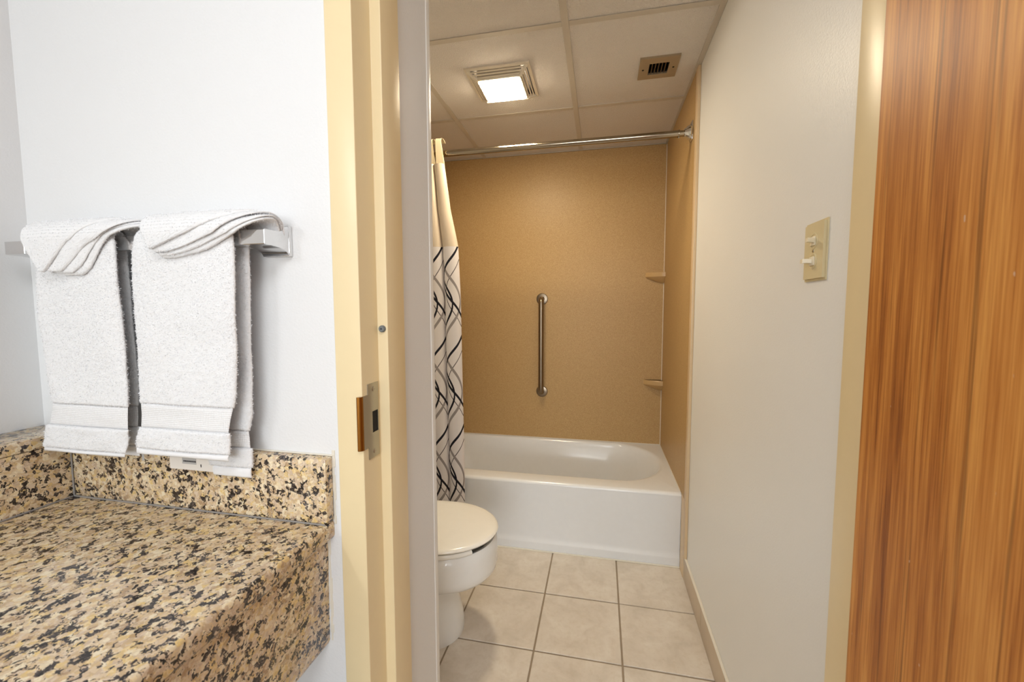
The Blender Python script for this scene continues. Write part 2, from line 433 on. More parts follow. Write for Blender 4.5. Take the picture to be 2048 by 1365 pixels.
# ================================================================== BATHTUB
YT = 1.962; ZT = .3545
tb = tag(empty('bathtub', (-.39, 2.31, 0), None, None), 'white enamel alcove bathtub with a flat apron front', 'bathtub')
x0, x1 = XL + .003, XS - .0001; y0, y1 = YT, YS - .0005
N = 120
cx, cyb = -.39, 2.354
def basin(hx, hy, z, cx=cx, rx=.26, ex=2.0, cy=cyb):
    """stadium-like outline: straight flanks, elliptical ends of length rx"""
    pts = []
    for k in range(N):
        a = 2 * PI * k / N; c, s = math.cos(a), math.sin(a)
        x = (hx - rx) * (1 if c > 0 else -1) * min(1, abs(c) * 6) + rx * math.copysign(abs(c) ** (2 / ex), c)
        y = hy * math.copysign(abs(s) ** (2 / ex), s)
        pts.append((cx + x, cy + y, z))
    return pts
def outer(z, ins=0.0):
    pts = []
    for k in range(N):
        a = 2 * PI * k / N; c, s = math.cos(a), math.sin(a)
        s0 = math.sin(math.radians(48)); c0 = math.cos(math.radians(48))
        q = (.478 * min(1, abs(c) * 6) + .26 * abs(c)) / (.478 + .26 * c0)      # follows the basin outline
        if abs(s) >= s0 - 1e-6: Y = math.copysign(1, s); X = math.copysign(min(1, q), c)
        else: X = math.copysign(1, c); Y = s / s0
        iy = ins if Y < -.5 else 0
        # align corners of the square map
        pts.append(((x0 + x1) / 2 + X * (x1 - x0) / 2, (y0 + y1) / 2 + Y * ((y1 - y0) / 2 - iy), z if Y < -.5 or z < ZT - .012 else ZT))
    return pts
rows = [outer(ZT - .0145), outer(ZT - .0125), outer(ZT - .0065, .0035), outer(ZT - .0015, .010), outer(ZT, .018)]
rows += [basin(.738, .304, ZT + .0), basin(.728, .297, ZT - .001), basin(.719, .290, ZT - .006), basin(.711, .284, ZT - .016), basin(.698, .275, ZT - .04),
         basin(.655, .255, ZT - .12), basin(.62, .235, ZT - .21), basin(.595, .22, ZT - .255), basin(.55, .19, ZT - .282), basin(.40, .11, ZT - .29)]
bs = rings('basin', rows, m_enamel, tb, cap0=False, angle=60)
# apron: profile in YZ swept along X
prof = [(YT + .012, ZT - .0147), (YT + .0002, ZT - .0148), (YT + .0000, ZT - .03), (YT + .0015, ZT - .1), (YT + .0045, .075), (YT + .0045, .056), (YT + .0008, .047), (YT + .0005, .04), (YT + .0035, .0005), (YT + .03, .0005), (YT + .03, ZT - .0147)]
rings('apron', [[(x, y, z) for y, z in prof] for x in (x0 + .0002, x1)], m_enamel, tb, angle=60)
box('caulk_bead', x0, x1, YT - .004, YT + .003, .0, .005, m_caulk, tb, .001, 1)
lathe('drain', (-.9, cyb, ZT - .289), (0, 0, 1), [(.0001, 0), (.035, 0), (.033, .003), (.02, .004), (.018, .001), (.0001, .001)], m_chrome, tb)

# ================================================================== CORNER SHELVES, GRAB BAR
def shelf(zt, label):
    o = empty('corner_shelf', (XS, YS, zt), label, 'shelf', 'molded soap shelves in the tub corner')
    p = [(0, 0), (-.108, 0), (-.108, -.008), (-.092, -.022), (-.06, -.040), (-.025, -.055), (-.012, -.060), (0, -.060)]
    def row(k, z, sx=1.0): return [(XS - .0005 + x * k * sx, YS - .0005 + y * k, z) for x, y in p]
    rings('shelf_body', [row(.86, zt - .003), row(.88, zt), row(.97, zt), row(1, zt - .003), row(1, zt - .026), row(.93, zt - .032), row(.25, zt - .062)], m_cream2, o, angle=30)
    return o
m_cream2 = plain('molded shelf stone', (196, 162, 112), .3)
shelf(1.416, 'upper tan corner shelf at head height in the tub alcove')
shelf(.762, 'lower tan corner shelf nearer the tub rim')
gb = empty('grab_bar', (-.368, YS, .96), 'vertical brushed steel grab bar on the tan back panel', 'grab bar')
XG = -.368; zt, zb = 1.263, .664; Yo = YS - .048
path = [(XG, YS - .004, zt)] + [(XG, YS - .018 - .030 * math.sin(a), zt - .030 * (1 - math.cos(a))) for a in [i * PI / 16 for i in range(9)]]
path += [(XG, Yo, zt - .03 - (zt - zb - .06) * k / 10) for k in range(1, 10)]
path += [(XG, YS - .018 - .030 * math.cos(a), zb + .03 - .030 * math.sin(a)) for a in [i * PI / 16 for i in range(9)]] + [(XG, YS - .004, zb)]
tube('bar', path, .0165, m_steel, gb, 20)
for z in (zt, zb):
    lathe('flange', (XG, YS - .0003, z), (0, -1, 0), [(.0001, 0), (.037, 0), (.037, .003), (.034, .0075), (.024, .0095), (.0175, .010), (.0168, .013), (.0001, .013)], m_steel, gb)

# ================================================================== SHOWER ROD + CURTAIN
YR, ZR = 1.955, 1.945
rd = empty('shower_rod', (-.4, YR, ZR), 'polished metal shower curtain rod spanning the tub alcove', 'curtain rod')
tube('outer_tube', [(-.75, YR, ZR), (.318, YR, ZR)], .0148, m_rod, rd, 24)
tube('inner_tube', [(.3175, YR, ZR), (.362, YR, ZR)], .0125, m_rod, rd, 24)
tube('inner_tube', [(-1.13, YR, ZR), (-.7505, YR, ZR)], .0125, m_rod, rd, 24)
lathe('collar_ring', (.3165, YR, ZR), (1, 0, 0), [(.0001, 0), (.0165, 0), (.0168, .002), (.0165, .004), (.0001, .004)], m_rod, rd)
lathe('set_screw', (.3185, YR - .004, ZR - .015), (0, -.2, -1), [(.0001, 0), (.004, 0), (.004, .004), (.002, .005), (.0001, .005)], m_chrome, rd, 12)
for xs, d in ((XS, -1), (XL + .0085, 1)):
    nm = box('bracket', min(xs, xs + d * .0055), max(xs, xs + d * .0055) - .0004, YR - .024, YR + .026, ZR - .034, ZR + .044, m_chrome, rd, .002, 2)
    # raised socket rim
    lathe('socket', (xs + d * .0055, YR, ZR + .002), (d, 0, 0), [(.0001, 0), (.030, 0), (.031, .004), (.028, .012), (.020, .020), (.0175, .026), (.0132, .026), (.0128, .010), (.0001, .010)], m_chrome, rd, 32)

cu = empty('shower_curtain', (-.85, 1.92, 1.1), 'white curtain with black and grey wave print, gathered left of the tub', 'shower curtain')
NP = 6
def curtain(name, zs, mat, dens=14, thick=True, xr_top=None):
    nz = len(zs); cols = NP * dens + 1
    V = np.zeros((nz, cols, 3)); UV = np.zeros((nz, cols, 2))
    for i, z in enumerate(zs):
        # right edge and pleat spacing against height
        xr = np.interp(z, [.235, .50, .90, 1.24, 1.50, 1.67, 1.885, 2.0], [-.6545, -.6535, -.657, -.6615, -.6735, -.7089, -.7358, -.7480])
        sp = np.interp(z, [.235, 1.0, 1.50, 1.67, 1.885, 2.0], [.078, .080, .078, .062, .050, .044])
        amp = np.interp(z, [.235, 1.5, 1.9, 2.0], [.026, .024, .022, .018])
        for j in range(cols):
            p = j / dens; k = min(int(p), NP - 1); t = p - k
            uu = 1 - t
            x = xr - sp * p
            wob = .004 * math.sin(z * 5 + k * 1.7) * (z < 1.9)
            y = 1.925 - amp * (abs(math.sin(PI * t)) ** .75) + wob + .012 * (k % 2) * 0
            V[i, j] = (x + .006 * math.sin(2 * PI * t) * 1.0, y, z)
            UV[i, j] = (uu, z)
    n0 = V.reshape(-1, 3); M0 = len(n0)
    back = n0.copy(); back[:, 1] += .0022
    verts = np.vstack([n0, back]); faces = []
    uvs = UV.reshape(-1, 2)
    for i in range(nz - 1):
        for j in range(cols - 1):
            a = i * cols + j; faces.append((a, a + 1, a + cols + 1, a + cols)); faces.append((M0 + a, M0 + a + cols, M0 + a + cols + 1, M0 + a + 1))
    for i in range(nz - 1):
        for j in (0, cols - 1):
            a = i * cols + j; faces.append((a, a + cols, M0 + a + cols, M0 + a))
    for j in range(cols - 1):
        for i in (0, nz - 1):
            a = i * cols + j; faces.append((a, a + 1, M0 + a + 1, M0 + a))
    me = bpy.data.meshes.new(name); me.from_pydata([tuple(v) for v in verts], [], faces)
    ul = me.uv_layers.new(name='UVMap')
    uvall = np.vstack([uvs, uvs]); ids = np.zeros(len(me.loops), dtype=np.int32); me.loops.foreach_get('vertex_index', ids)
    # keep the pleat-edge column continuous: use per-face fraction
    out = uvall[ids].copy()
    ul.data.foreach_set('uv', out.ravel().astype(np.float32)); 
    # fix wrap: faces whose u jumps across a pleat boundary
    for f in me.polygons:
        us = [ul.data[l].uv[0] for l in f.loop_indices]
        if max(us) - min(us) > .5:
            for l in f.loop_indices:
                if ul.data[l].uv[0] > .5: ul.data[l].uv = (0.0, ul.data[l].uv[1])
    shade(me, 60)
    return link(name, me, mat, cu)
curtain('printed_panel', list(np.linspace(.235, 1.4965, 60)), m_print, 16)
curtain('sheer_panel', list(np.linspace(1.4970, 1.885, 22)), m_sheer, 16)
# flat fabric loops (one per pleat) riding over the rod
for k in range(NP):
    xa = -.7480 - .044 * k; xb = xa - .026
    rows = []
    for i in range(15):
        s = i / 14
        if s < .55: z = 1.885 + (2.000 - 1.885) * (s / .55); y = 1.925 - .012 * math.sin(PI * s / .55 * .5)
        else:
            a = (s - .55) / .45 * PI; z = 2.000 - .022 + .022 * math.cos(a * 0.0) + .010 * math.sin(a); y = 1.913 + .06 * (a / PI)
        wob = .012 * (1 - min(1, s / .5))
        rows.append([(xa + wob, y, z), (xb + wob * -.2, y - .002, z), (xb + wob * -.2, y + .003, z + .0015), (xa + wob, y + .005, z + .0015)])
    rings('curtain_loop', rows, m_loop, cu)

# ================================================================== TOILET
to = empty('toilet', (-.75, 1.395, 0), 'white toilet with closed cream lid, half hidden behind the wall end', 'toilet')
TY = 1.395
def egg(xf, hw, xb, z, n=64, xc=-.57):
    pts = []
    for k in range(n):
        a = 2 * PI * k / n; c, s = math.cos(a), math.sin(a)
        if c >= 0: x = xc + (xf - xc) * c; y = hw * s
        else: x = xc + (xc - xb) * math.copysign(abs(c) ** .8, c); y = hw * math.copysign(abs(s) ** .85, s)
        pts.append((x, TY + y, z))
    return pts
E_ = [(.3715, -.372, .168, -.86), (.3735, -.366, .173, -.87), (.366, -.358, .180, -.875), (.34, -.356, .182, -.88), (.285, -.356, .182, -.88), (.265, -.360, .178, -.88), (.250, -.370, .168, -.88),
      (.236, -.40, .150, -.88), (.226, -.44, .125, -.88)]
PD = [(.222, -.47, .108, -.90), (.212, -.512, .098, -.92), (.19, -.516, .098, -.93), (.14, -.508, .103, -.94), (.09, -.496, .111, -.95), (.045, -.487, .120, -.96), (.018, -.485, .124, -.965), (.0, -.487, .122, -.965)]
rw = [egg(-.40, .14, -.80, .30), egg(-.385, .155, -.83, .365)] + [egg(a, b, c, z) for z, a, b, c in E_]
rw += [egg(a, b, c, z, xc=-.62) for z, a, b, c in PD]
rings('bowl', rw, m_china, to, angle=50)
# seat: U shape with open front
def seatpts(off, z, a0, a1, n=40):
    P = []
    for k in range(n + 1):
        a = a0 + (a1 - a0) * k / n; c, s = math.cos(a), math.sin(a)
        hw = .181 - off
        xf = -.361 - off; xc = -.57; xb = -.80 + off
        x = xc + ((xf - xc) * c if c >= 0 else (xc - xb) * c); P.append((x, TY + hw * s, z))
    return P
cs = [(0, .3765), (-.0015, .383), (.003, .3905), (.05, .3915), (.058, .386), (.058, .379), (.052, .3755), (.004, .3740)]
A0, A1 = math.radians(40), math.radians(320)
cols = [seatpts(o, z, A0, A1) for o, z in cs]
rowsS = [[cols[j][i] for j in range(len(cs))] for i in range(len(cols[0]))]
rings('seat', rowsS, m_seat, to, angle=50)
L_ = [(.3935, -.362, .176), (.3950, -.356, .181), (.400, -.3535, .184), (.4055, -.357, .181), (.4085, -.366, .173), (.4105, -.39, .15), (.4125, -.45, .09), (.413, -.56, .01)]
rings('lid', [egg(a, b, -.83 + (.184 - b) * .8, z) for z, a, b in L_], m_seat, to, angle=50)
box('seat_hinge', -.865, -.835, TY - .08, TY + .08, .3745, .402, m_seat, to, .006, 3)
box('tank', -1.145, -.90, TY - .235, TY + .235, .39, .72, m_china, to, .025, 4)
box('tank_lid', -1.147, -.89, TY - .245, TY + .245, .721, .755, m_china, to, .010, 3)
box('tank_shelf', -1.12, -.86, TY - .13, TY + .13, .25, .3895, m_china, to, .02, 3)
tube('flush_handle', [(-.899, TY - .18, .67), (-.885, TY - .18, .67), (-.880, TY - .17, .668), (-.878, TY - .11, .655)], [.008, .008, .006, .005], m_chrome, to, 12)
for s in (-1, 1): lathe('bolt_cap', (-.66, TY + s * .118, .0), (0, 0, 1), [(.0001, 0), (.016, 0), (.015, .012), (.009, .02), (.0001, .022)], m_china, to, 16)

# ================================================================== EXHAUST LIGHT + VENT
ex = empty('exhaust_fan_light', (-.424, 1.830, HC), 'lit square bathroom fan light with slatted cream grille in the ceiling', 'ceiling light')
LX, LY = -.424, 1.826
def sqring(name, ho, hi, z0, z1, mat, zo=None):
    bm = bmesh.new()
    def sq(h, z): return [bm.verts.new((LX + sx * h, LY + sy * h, z)) for sx, sy in ((-1, -1), (1, -1), (1, 1), (-1, 1))]
    R = [sq(ho, z1), sq(ho, z0 if zo is None else zo), sq(hi, z0), sq(hi, z1)]
    for i in range(4):
        a, b = R[i], R[(i + 1) % 4]
        for j in range(4): bm.faces.new((a[j], a[(j + 1) % 4], b[(j + 1) % 4], b[j]))
    return bobj(name, bm, mat, ex, smooth=False)
sqring('frame', .135, .1235, HC - .005, HC + .0030, m_grille, HC - .002)
for k in range(3):
    ho = .1190 - .0098 * k; sqring('louver', ho, ho - .0052, HC - .0095 - .0062 * k, HC - .0055 - .0062 * k, m_grille, HC - .0080 - .0062 * k)
bm = bmesh.new()
for c in ((-.1195, -.1175, -.1195, .1195), (.1175, .1195, -.1195, .1195), (-.1175, .1175, -.1195, -.1175), (-.1175, .1175, .1175, .1195)):
    bx(bm, LX + c[0], LX + c[1], LY + c[2], LY + c[3], HC + .0032, HC + .09)
bx(bm, LX - .1195, LX + .1195, LY - .1195, LY + .1195, HC + .09, HC + .092)
bobj('housing', bm, m_dark, ex, smooth=False)
sqring('lens_rim', .0915, .0870, HC - .0300, HC + .020, m_grille, HC - .0285)
for sx in (-1, 1):
    for sy in (-1, 1):
        bm = bmesh.new(); P0 = Vector((LX + sx * .125, LY + sy * .125, HC - .002)); P1 = Vector((LX + sx * .0925, LY + sy * .0925, HC - .026))
        d = (P1 - P0).normalized(); q = d.cross(Vector((0, 0, 1))).normalized() * .0060; n = Vector((0, 0, -.004))
        for p in (P0, P1):
            for m in (-n, n):
                bm.verts.new(p - q + m); bm.verts.new(p + q + m)
        bmesh.ops.convex_hull(bm, input=list(bm.verts)); bobj('corner_rib', bm, m_grille, ex, smooth=False)
box('lens', LX - .0865, LX + .0865, LY - .0865, LY + .0865, HC - .0345, HC - .0240, m_lens, ex, .008, 4)

vn = empty('air_vent', (.215, 1.842, HC), 'small square metal air register with dark slots in the ceiling', 'air vent')
vx0, vx1, vy0, vy1 = .140, .290, 1.768, 1.918
bm = bmesh.new()
for a in ((vx0, .178, vy0, vy1), (.254, vx1, vy0, vy1), (.178, .254, vy0, 1.806), (.178, .254, 1.886, vy1)):
    bx(bm, a[0], a[1], a[2], a[3], HC - .0045, HC + .0032)
bobj('face_plate', bm, m_vent, vn, smooth=False)
for k in range(5):
    x = .190 + k * .0128
    bm = bmesh.new(); bx(bm, x - .0012, x + .0012, 1.8062, 1.8858, HC - .002, HC + .0160); bobj('fin', bm, m_steel, vn, smooth=False)
bm = bmesh.new()
for c in ((.1722, .1742, 1.8005, 1.8915), (.2578, .2598, 1.8005, 1.8915), (.1742, .2578, 1.8005, 1.8025), (.1742, .2578, 1.8895, 1.8915)): bx(bm, c[0], c[1], c[2], c[3], HC + .0033, HC + .11)
bx(bm, .1722, .2598, 1.8005, 1.8915, HC + .11, HC + .112)
bobj('duct', bm, plain('duct steel', (110, 106, 104), .4, metal=.7), vn, smooth=False)
for x in (.156, .273): lathe('screw', (x, 1.845, HC - .0043), (0, 0, -1), [(.0001, 0), (.0045, 0), (.004, .0012), (.0001, .0014)], m_dark, vn, 12)

# ================================================================== LIGHT SWITCH
sw = empty('light_switch', (XR, .861, 1.297), 'ivory double switch plate with two small toggles on the right wall', 'light switch')
bm = bmesh.new(); bx(bm, XR - .0065, XR - .0002, .8225, .8985, 1.2435, 1.3500)
bmesh.ops.bevel(bm, geom=[e for e in bm.edges if max(v.co.x for v in e.verts) < XR - .005], offset=.0042, segments=4, affect='EDGES')
bobj('wall_plate', bm, m_plastic, sw)
for z, dy in ((1.3150, .016), (1.2790, .0)):
    s_ = lathe('switch_rim', (XR - .0064, .861, z), (-1, 0, 0), [(.0001, 0), (.0145, 0), (.0142, .0012), (.0115, .0012), (.0112, .0004), (.0001, .0004)], m_plastic, sw, 28)
    box('switch_body', XR - .0095, XR - .0062, .8525, .8695, z - .008, z + .008, m_toggle, sw, .001, 2)
    y = .8560 if dy else .8635
    t_ = [(XR - .009, y, z), (XR - .015, y + (-.002 if dy else .002), z + .001), (XR - .022, y + (-.005 if dy else .005), z + .001)]
    rows = [[(p[0], p[1] + a * w_, p[2] + b * .0036) for a, b in ((-1, -1), (1, -1), (1, 1), (-1, 1))] for p, w_ in zip(t_, (.0048, .0042, .0046))]
    rings('toggle', rows, m_toggle, sw)
lathe('screw', (XR - .0064, .861, 1.297), (-1, 0, 0), [(.0001, 0), (.0028, 0), (.0025, .0008), (.0001, .0008)], m_nickel, sw, 12)

# ================================================================== GRANITE VANITY
va = empty('vanity_counter', (-.80, .3, .8), 'speckled beige and black granite vanity counter with backsplash and apron', 'counter')
CX = -.4525; ZC = .825
def counter_prof():
    p = [(-1.0185, ZC - .03), (-1.0185, ZC), (CX - .006, ZC)]
    p += [(CX - .006 + .006 * math.sin(a), ZC - .006 + .006 * math.cos(a)) for a in [PI / 2 * k / 5 for k in range(1, 6)]]
    p += [(CX, ZC - .026), (CX - .003, ZC - .031), (CX - .010, ZC - .0335), (-.52, ZC - .0335)]
    return p
rings('countertop', [[(x, y, z) for x, z in counter_prof()] for y in (-1.6, .6245)], m_granite, va, angle=40)
rings('apron', [[(x, y, z) for x, z in ((-.4665, ZC - .034), (-.4665, ZC - .05), (-.4695, .600), (-.4735, .592), (-.495, .592), (-.495, ZC - .034))] for y in (-1.6, .6245)], m_granite, va, angle=40)
box('backsplash', -1.018, -.4515, .6045, .6245, ZC + .0005, .9405, m_granite, va, .003, 2)
box('side_splash', -1.038, -1.0185, -1.6, .604, ZC - .03, .9355, m_granite, va, .001, 1)
box('ledge', -1.1198, -1.0165, -1.6, .6245, .9360, .9585, m_granite, va, .003, 2)
m_joint = plain('grey joint sealant', (150, 146, 142), .5)
box('joint', -1.0185, -.4545, .6015, .6045, ZC, ZC + .003, m_joint, va, .001, 1)
box('joint', -1.0185, -1.0155, -1.6, .6015, ZC, ZC + .003, m_joint, va, .001, 1)
box('joint', -1.0185, -1.0158, .6018, .6045, ZC + .003, .936, m_joint, va, .0008, 1)
bm = bmesh.new()
for k in range(24):
    z = .60 + .35 * k / 24; bx(bm, -.4520 + random.uniform(-.001, .001) - (.014 if z < ZC - .02 else 0), -.4475 + random.uniform(-.0015, .0015) - (.014 if z < ZC - .02 else 0), .6235, .6262, z, z + .0155, .0006, 1)
bx(bm, -1.02, -.449, .6215, .6252, .9402, .9432, .001, 1)
cb = bobj('caulk_line', bm, m_caulk, va); 

# ================================================================== TOWEL BAR
tbx = empty('towel_bar', (-.8, .625, 1.308), 'chrome towel bar with square posts on the white wall', 'towel bar')
BY, BZ = .575, 1.308
box('bar', -1.040, -.550, BY - .005, BY + .005, BZ - .012, BZ + .012, m_chrome, tbx, .0012, 2)
for xc_ in (-1.050, -.540):
    rows = []
    for y, hx, hz, zc in ((.5655, .0235, .0105, BZ), (.5660, .0243, .0115, BZ), (.5690, .0245, .0120, BZ), (.5860, .0245, .0122, BZ), (.5960, .0245, .0130, BZ), (.6040, .0247, .0150, BZ + .0005),
                          (.6110, .0249, .0185, BZ + .001), (.6150, .0250, .0225, BZ + .001), (.6165, .0252, .0245, BZ + .001)):
        rows.append([(xc_ + a * hx, y, zc + b * hz) for a, b in ((-1, -1), (1, -1), (1, 1), (-1, 1))])
    po = rings('post', rows, m_chrome, tbx, angle=25)
    box('base_plate', xc_ - .0262, xc_ + .0262, .6166, .6248, BZ - .0245, BZ + .0262, m_chrome, tbx, .0015, 2)

# ================================================================== TOWELS
def vnoise(n, m, cells_n, cells_m):
    g = rng.rand(cells_n + 2, cells_m + 2)
    a = np.linspace(0, cells_n, n); b = np.linspace(0, cells_m, m)
    i = a.astype(int); j = b.astype(int); fa = (a - i)[:, None]; fb = (b - j)[None, :]
    fa = fa * fa * (3 - 2 * fa); fb = fb * fb * (3 - 2 * fb)
    return (g[i][:, j] * (1 - fa) * (1 - fb) + g[i + 1][:, j] * fa * (1 - fb) + g[i][:, j + 1] * (1 - fa) * fb + g[i + 1][:, j + 1] * fa * fb) * 2 - 1
ZTOP = 1.312   # arc centre height
def drape_pt(s, rad):
    """s<=0: below the bar in front (metres), 0..pi*rad0 over, beyond: behind"""
    A = PI * .016
    if s < 0: return BY - rad, ZTOP + s, -1.0, 0.0
    if s < A:
        a = s / A * PI; return BY - rad * math.cos(a), ZTOP + rad * math.sin(a), -math.cos(a), math.sin(a)
    return BY + rad, ZTOP - (s - A), 1.0, 0.0
AR = PI * .016
def cloth(name, parent, rowsdef, rad, thick, mat, step=.0022, fuzz=.0009, wob=.002, edge=6, seed=0, nx=None):
    """rowsdef: list of (s, xl, xr[, lift]) from front hem to back hem; rad = mid radius"""
    R = np.array([(r + (0,))[:4] if len(r) < 4 else r for r in rowsdef], float)
    s0, s1 = R[0, 0], R[-1, 0]; ns = max(3, int(abs(s1 - s0) / step) + 1)
    S = np.linspace(s0, s1, ns)
    XLs = np.interp(S, R[:, 0], R[:, 1]); XRs = np.interp(S, R[:, 0], R[:, 2]); LF = np.interp(S, R[:, 0], R[:, 3])
    win = max(1, int(.009 / abs(S[1] - S[0])))          # soften the corners of the outline
    def sm(q):
        p = np.concatenate([2 * q[0] - q[1:win + 1][::-1], q, 2 * q[-1] - q[-win - 1:-1][::-1]]) if len(q) > win + 1 else q
        return np.convolve(p, np.ones(2 * win + 1) / (2 * win + 1), 'valid') if len(q) > win + 1 else q
    XLs, XRs = sm(XLs), sm(XRs)
    wmax = (XRs - XLs).max(); nx = nx or max(10, int(wmax / step))
    t = np.linspace(-1, 1, nx); u = np.sign(t) * (1 - (1 - np.abs(t)) ** 1.35)      # denser at the edges
    prof = np.sqrt(np.clip(1 - np.abs(u) ** edge, 0, 1))
    lw = vnoise(ns, nx, max(2, int(ns * step / .05)), 4) * wob
    fz = [(vnoise(ns, nx, max(4, int(ns * step / .0035)), max(4, int(wmax / .006))) * .6 + vnoise(ns, nx, max(4, int(ns * step / .0022)), max(4, int(wmax / .003))) * .5) * fuzz for _ in range(2)]
    ex = vnoise(ns, 2, max(3, int(ns * step / .003)), 1) * fuzz * .8
    V = []
    sgn_th = thick / 2
    for i, s in enumerate(S):
        y, z, ny, nz = drape_pt(s, rad + LF[i]); xc = (XLs[i] + XRs[i]) / 2; hw = (XRs[i] - XLs[i]) / 2
        endp = math.sqrt(max(0.02, 1 - (abs(i / (ns - 1) * 2 - 1)) ** (ns * .9)))
        row = []
        for k in range(nx):
            h = sgn_th * prof[k] * endp + fz[0][i, k] * (prof[k] > .2) + lw[i, k]
            row.append((xc + (hw + ex[i, 0 if u[k] < 0 else 1]) * u[k], y + ny * h, z + nz * h))
        for k in range(nx - 2, 0, -1):
            h = -sgn_th * prof[k] * endp + fz[1][i, k] * (prof[k] > .2) + lw[i, k]
            row.append((xc + (hw + ex[i, 0 if u[k] < 0 else 1]) * u[k], y + ny * h, z + nz * h))
        V.append(row)
    n = len(V[0]); verts = [p for r in V for p in r]; faces = []
    for i in range(ns - 1):
        for j in range(n):
            k = (j + 1) % n; faces.append((i * n + j, i * n + k, (i + 1) * n + k, (i + 1) * n + j))
    faces.append(tuple(range(n))[::-1]); faces.append(tuple((ns - 1) * n + j for j in range(n)))
    me = bpy.data.meshes.new(name); me.from_pydata(verts, [], faces); shade(me, 80)
    return link(name, me, mat, parent)
def pile(surface, parent, per_m2=420000, length=.0019):
    """short terry loops as tiny blades standing on a finished cloth surface"""
    me = surface.data; n = len(me.polygons)
    ar = np.zeros(n); me.polygons.foreach_get('area', ar); ce = np.zeros(n * 3); me.polygons.foreach_get('center', ce); ce = ce.reshape(-1, 3)
    no = np.zeros(n * 3); me.polygons.foreach_get('normal', no); no = no.reshape(-1, 3)
    lv = np.zeros(n, dtype=np.int32); me.polygons.foreach_get('loop_total', lv); ar[lv > 4] = 0
    N = int(ar.sum() * per_m2); idx = rng.choice(n, N, p=ar / ar.sum())
    C0 = ce[idx] + (rng.rand(N, 3) - .5) * .0022; Nn = no[idx]
    t = np.stack([rng.choice([-1, 1], N) * (.5 + rng.rand(N)), np.zeros(N), rng.randn(N) * .35 - .25], 1)
    d = Nn * (.55 + .5 * rng.rand(N, 1)) + t * .75; d /= np.linalg.norm(d, axis=1)[:, None]
    sd = np.cross(d, rng.randn(N, 3)); sd /= np.linalg.norm(sd, axis=1)[:, None]; sd *= .00038
    L = length * (.55 + .8 * rng.rand(N, 1)); C0 = C0 - Nn * .0006
    mid = C0 + d * L * .55; V = np.concatenate([C0 - sd, C0 + sd, mid + sd * .9, C0 + d * L, mid - sd * .9], 1).reshape(-1, 3)
    F = np.arange(N * 5, dtype=np.int32)
    m2 = bpy.data.meshes.new('terry_pile'); m2.vertices.add(N * 5); m2.vertices.foreach_set('co', V.ravel().astype(np.float32))
    m2.loops.add(N * 5); m2.loops.foreach_set('vertex_index', F); m2.polygons.add(N)
    m2.polygons.foreach_set('loop_start', np.arange(N, dtype=np.int32) * 5); m2.update(calc_edges=True)
    o = link('terry_pile', m2, m_pile, parent); o['kind'] = 'stuff'; return o
def zs(z): return z - ZTOP
def zb_(z): return AR + (ZTOP - z)
# left hand towel
def hand_towel(label, F, B, bands, bbands, loc):
    """F: front outline [(z, xl, xr)...] top->bottom; bands: z of terry end, woven end, roll end, hem end"""
    o = empty('hand_towel', loc, label, 'towel')
    def cut(out, za, zb, fn):
        Z = [r[0] for r in out]; L = [r[1] for r in out]; R = [r[2] for r in out]
        f = lambda z, q: float(np.interp(-z, [-a for a in Z], q))
        zz = sorted({za, zb, *[z for z in Z if min(za, zb) < z < max(za, zb)]}, reverse=True)
        return [(fn(z), f(z, L), f(z, R), ) for z in zz]
    d0, d1, d2, d3 = bands; e0, e1, e2, e3 = bbands
    front = cut(F, ZTOP, d0, zs)[::-1]; back = cut(B, ZTOP, e0, zb_)
    pile(cloth('terry_panel', o, front + back, .0160, .0110, m_terry, step=.0019, edge=10, fuzz=.0006), o)
    inset = lambda rows, k: [(s, l + k, r - k) for s, l, r in rows]
    cloth('woven_band', o, inset(cut(F, d0, d1, zs)[::-1], .003), .0160, .0070, m_dobby, step=.003, fuzz=0.0, wob=.0010)
    pile(cloth('terry_border', o, inset(cut(F, d1, d2, zs)[::-1], -.0015), .0162, .0125, m_terry, fuzz=.0008, wob=.0014), o)
    cloth('hem', o, inset(cut(F, d2, d3, zs)[::-1], .001), .0160, .0075, m_hem, step=.002, fuzz=.0003, wob=.0012)
    cloth('woven_band', o, inset(cut(B, e0, e1, zb_), .003), .0160, .0070, m_dobby, step=.003, fuzz=0.0, wob=.001)
    pile(cloth('terry_border', o, inset(cut(B, e1, e2, zb_), -.0015), .0162, .0120, m_terry, fuzz=.0008, wob=.001), o)
    cloth('hem', o, inset(cut(B, e2, e3, zb_), .001), .0160, .0075, m_hem, step=.002, fuzz=.0003, wob=.001)
    return o
LF_ = [(1.335, -.985, -.806), (1.28, -.985, -.805), (1.18, -.990, -.8015), (1.05, -.981, -.797), (1.025, -.979, -.7985), (.985, -.992, -.804), (.95, -1.003, -.812), (.93, -1.010, -.818)]
LB_ = [(1.335, -.985, -.826), (1.2, -.99, -.825), (1.03, -.985, -.822), (.93, -.99, -.826), (.90, -.99, -.83)]
h1 = hand_towel('white hand towel on the left half of the towel bar', LF_, LB_, (1.0255, .985, .942, .934), (1.02, .98, .945, .925), (-.9, BY, ZTOP))
RF_ = [(1.335, -.7600, -.567), (1.31, -.763, -.5665), (1.24, -.774, -.566), (1.13, -.7715, -.571), (1.048, -.774, -.578), (1.02, -.776, -.585), (.99, -.779, -.592), (.955, -.790, -.596), (.93, -.792, -.598)]
RB_ = [(1.335, -.755, -.566), (1.2, -.76, -.571), (1.126, -.745, -.574), (1.014, -.715, -.577), (.985, -.700, -.5845), (.95, -.680, -.5835), (.92, -.668, -.5845), (.89, -.667, -.586)]
h2 = hand_towel('white hand towel on the right half of the towel bar, showing its back half', RF_, RB_, (1.0335, .9915, .9545, .943), (.987, .956, .921, .903), (-.66, BY, ZTOP))
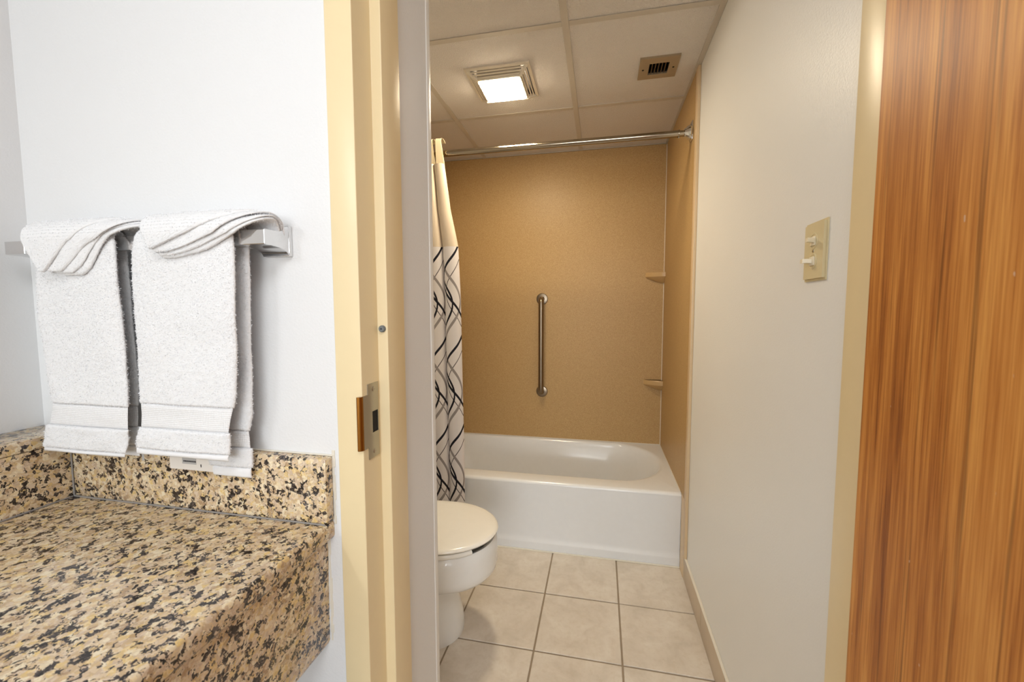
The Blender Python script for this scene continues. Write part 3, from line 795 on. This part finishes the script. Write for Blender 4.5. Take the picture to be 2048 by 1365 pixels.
# care label sewn behind the right towel
la = box('care_label', -.7585, -.6620, .5895, .5903, .9080, .9500, m_label, h2, .0002, 1)
box('print_patch', -.7300, -.7000, .5889, .5894, .9190, .9460, m_patch, la)
for k, (a, b) in enumerate(((-.7280, -.7020), (-.7285, -.7045), (-.7270, -.7010))):
    x = a; z = .9385 - .0078 * k
    while x < b:
        wd = random.uniform(.0014, .0034); box('print_line', x, x + wd, .5885, .5888, z, z + .0026, m_ink, la); x += wd + .0009
box('print_line', -.6905, -.6890, .5889, .5894, .9150, .9200, m_ink, la)
lb = box('care_label', -.8290, -.8235, .5945, .5951, .9150, .9320, m_patch, h1, .0002, 1)

# folded washcloths over the bar, each a stack of layers
def washcloth(label, loc, layers, rad0):
    o = empty('washcloth', loc, label, 'washcloth')
    for k, (rows, th) in enumerate(layers):
        pile(cloth('folded_layer', o, rows, rad0 + th / 2, th + .0006, m_terry, step=.0022, fuzz=.0006, wob=.0012, edge=12), o, 330000, .0015)
        rad0 += th
    return o
# right one: innermost layer first; rows from front tip over the bar to the back tab
c1 = [(zs(1.2765), -.692, -.670), (zs(1.281), -.699, -.632), (zs(1.287), -.703, -.607), (zs(1.305), -.712, -.572), (zs(1.318), -.719, -.543), (.020, -.724, -.503), (AR + .004, -.724, -.520), (AR + .016, -.722, -.545)]
c2 = [(zs(1.2800), -.694, -.672), (zs(1.285), -.700, -.638), (zs(1.297), -.707, -.606), (zs(1.314), -.716, -.562), (.018, -.724, -.508), (.036, -.724, -.506), (AR + .010, -.724, -.535)]
c3 = [(zs(1.2850), -.697, -.678), (zs(1.290), -.702, -.648), (zs(1.303), -.712, -.612), (zs(1.320), -.720, -.562), (.020, -.726, -.514), (.036, -.726, -.508), (AR + .006, -.726, -.520)]
c4 = [(zs(1.2900), -.7035, -.7000), (zs(1.295), -.7065, -.685), (zs(1.304), -.7115, -.660), (zs(1.318), -.7200, -.620), (.004, -.7290, -.588), (.016, -.7325, -.555), (.030, -.7330, -.522), (AR, -.731, -.520)]
washcloth('white folded washcloth draped over the right hand towel', (-.63, BY, ZTOP + .02), [(c1, .0055), (c2, .0042), (c3, .0042), (c4, .0050)], .0222)
d1 = [(zs(1.2535), -.905, -.866), (zs(1.2565), -.915, -.856), (zs(1.270), -.930, -.844), (zs(1.300), -.952, -.822), (zs(1.320), -.962, -.802), (.020, -.968, -.737), (AR + .004, -.965, -.735), (AR + .014, -.96, -.742)]
d2 = [(zs(1.2570), -.915, -.880), (zs(1.262), -.920, -.868), (zs(1.275), -.934, -.854), (zs(1.303), -.955, -.832), (zs(1.322), -.965, -.808), (.022, -.970, -.745), (.040, -.97, -.740), (AR + .006, -.97, -.745)]
d3 = [(zs(1.2595), -.925, -.900), (zs(1.268), -.933, -.886), (zs(1.283), -.946, -.868), (zs(1.307), -.963, -.840), (.002, -.974, -.815), (.022, -.978, -.757), (.040, -.978, -.748), (AR, -.978, -.752)]
d4 = [(zs(1.2590), -.9385, -.9300), (zs(1.265), -.9450, -.9235), (zs(1.280), -.9560, -.908), (zs(1.300), -.970, -.888), (zs(1.318), -.981, -.866), (.008, -.987, -.838), (.024, -.985, -.795), (.038, -.980, -.765), (AR, -.975, -.765)]
washcloth('white folded washcloth draped over the left hand towel', (-.87, BY, ZTOP + .02), [(d1, .0055), (d2, .0042), (d3, .0042), (d4, .0050)], .0222)
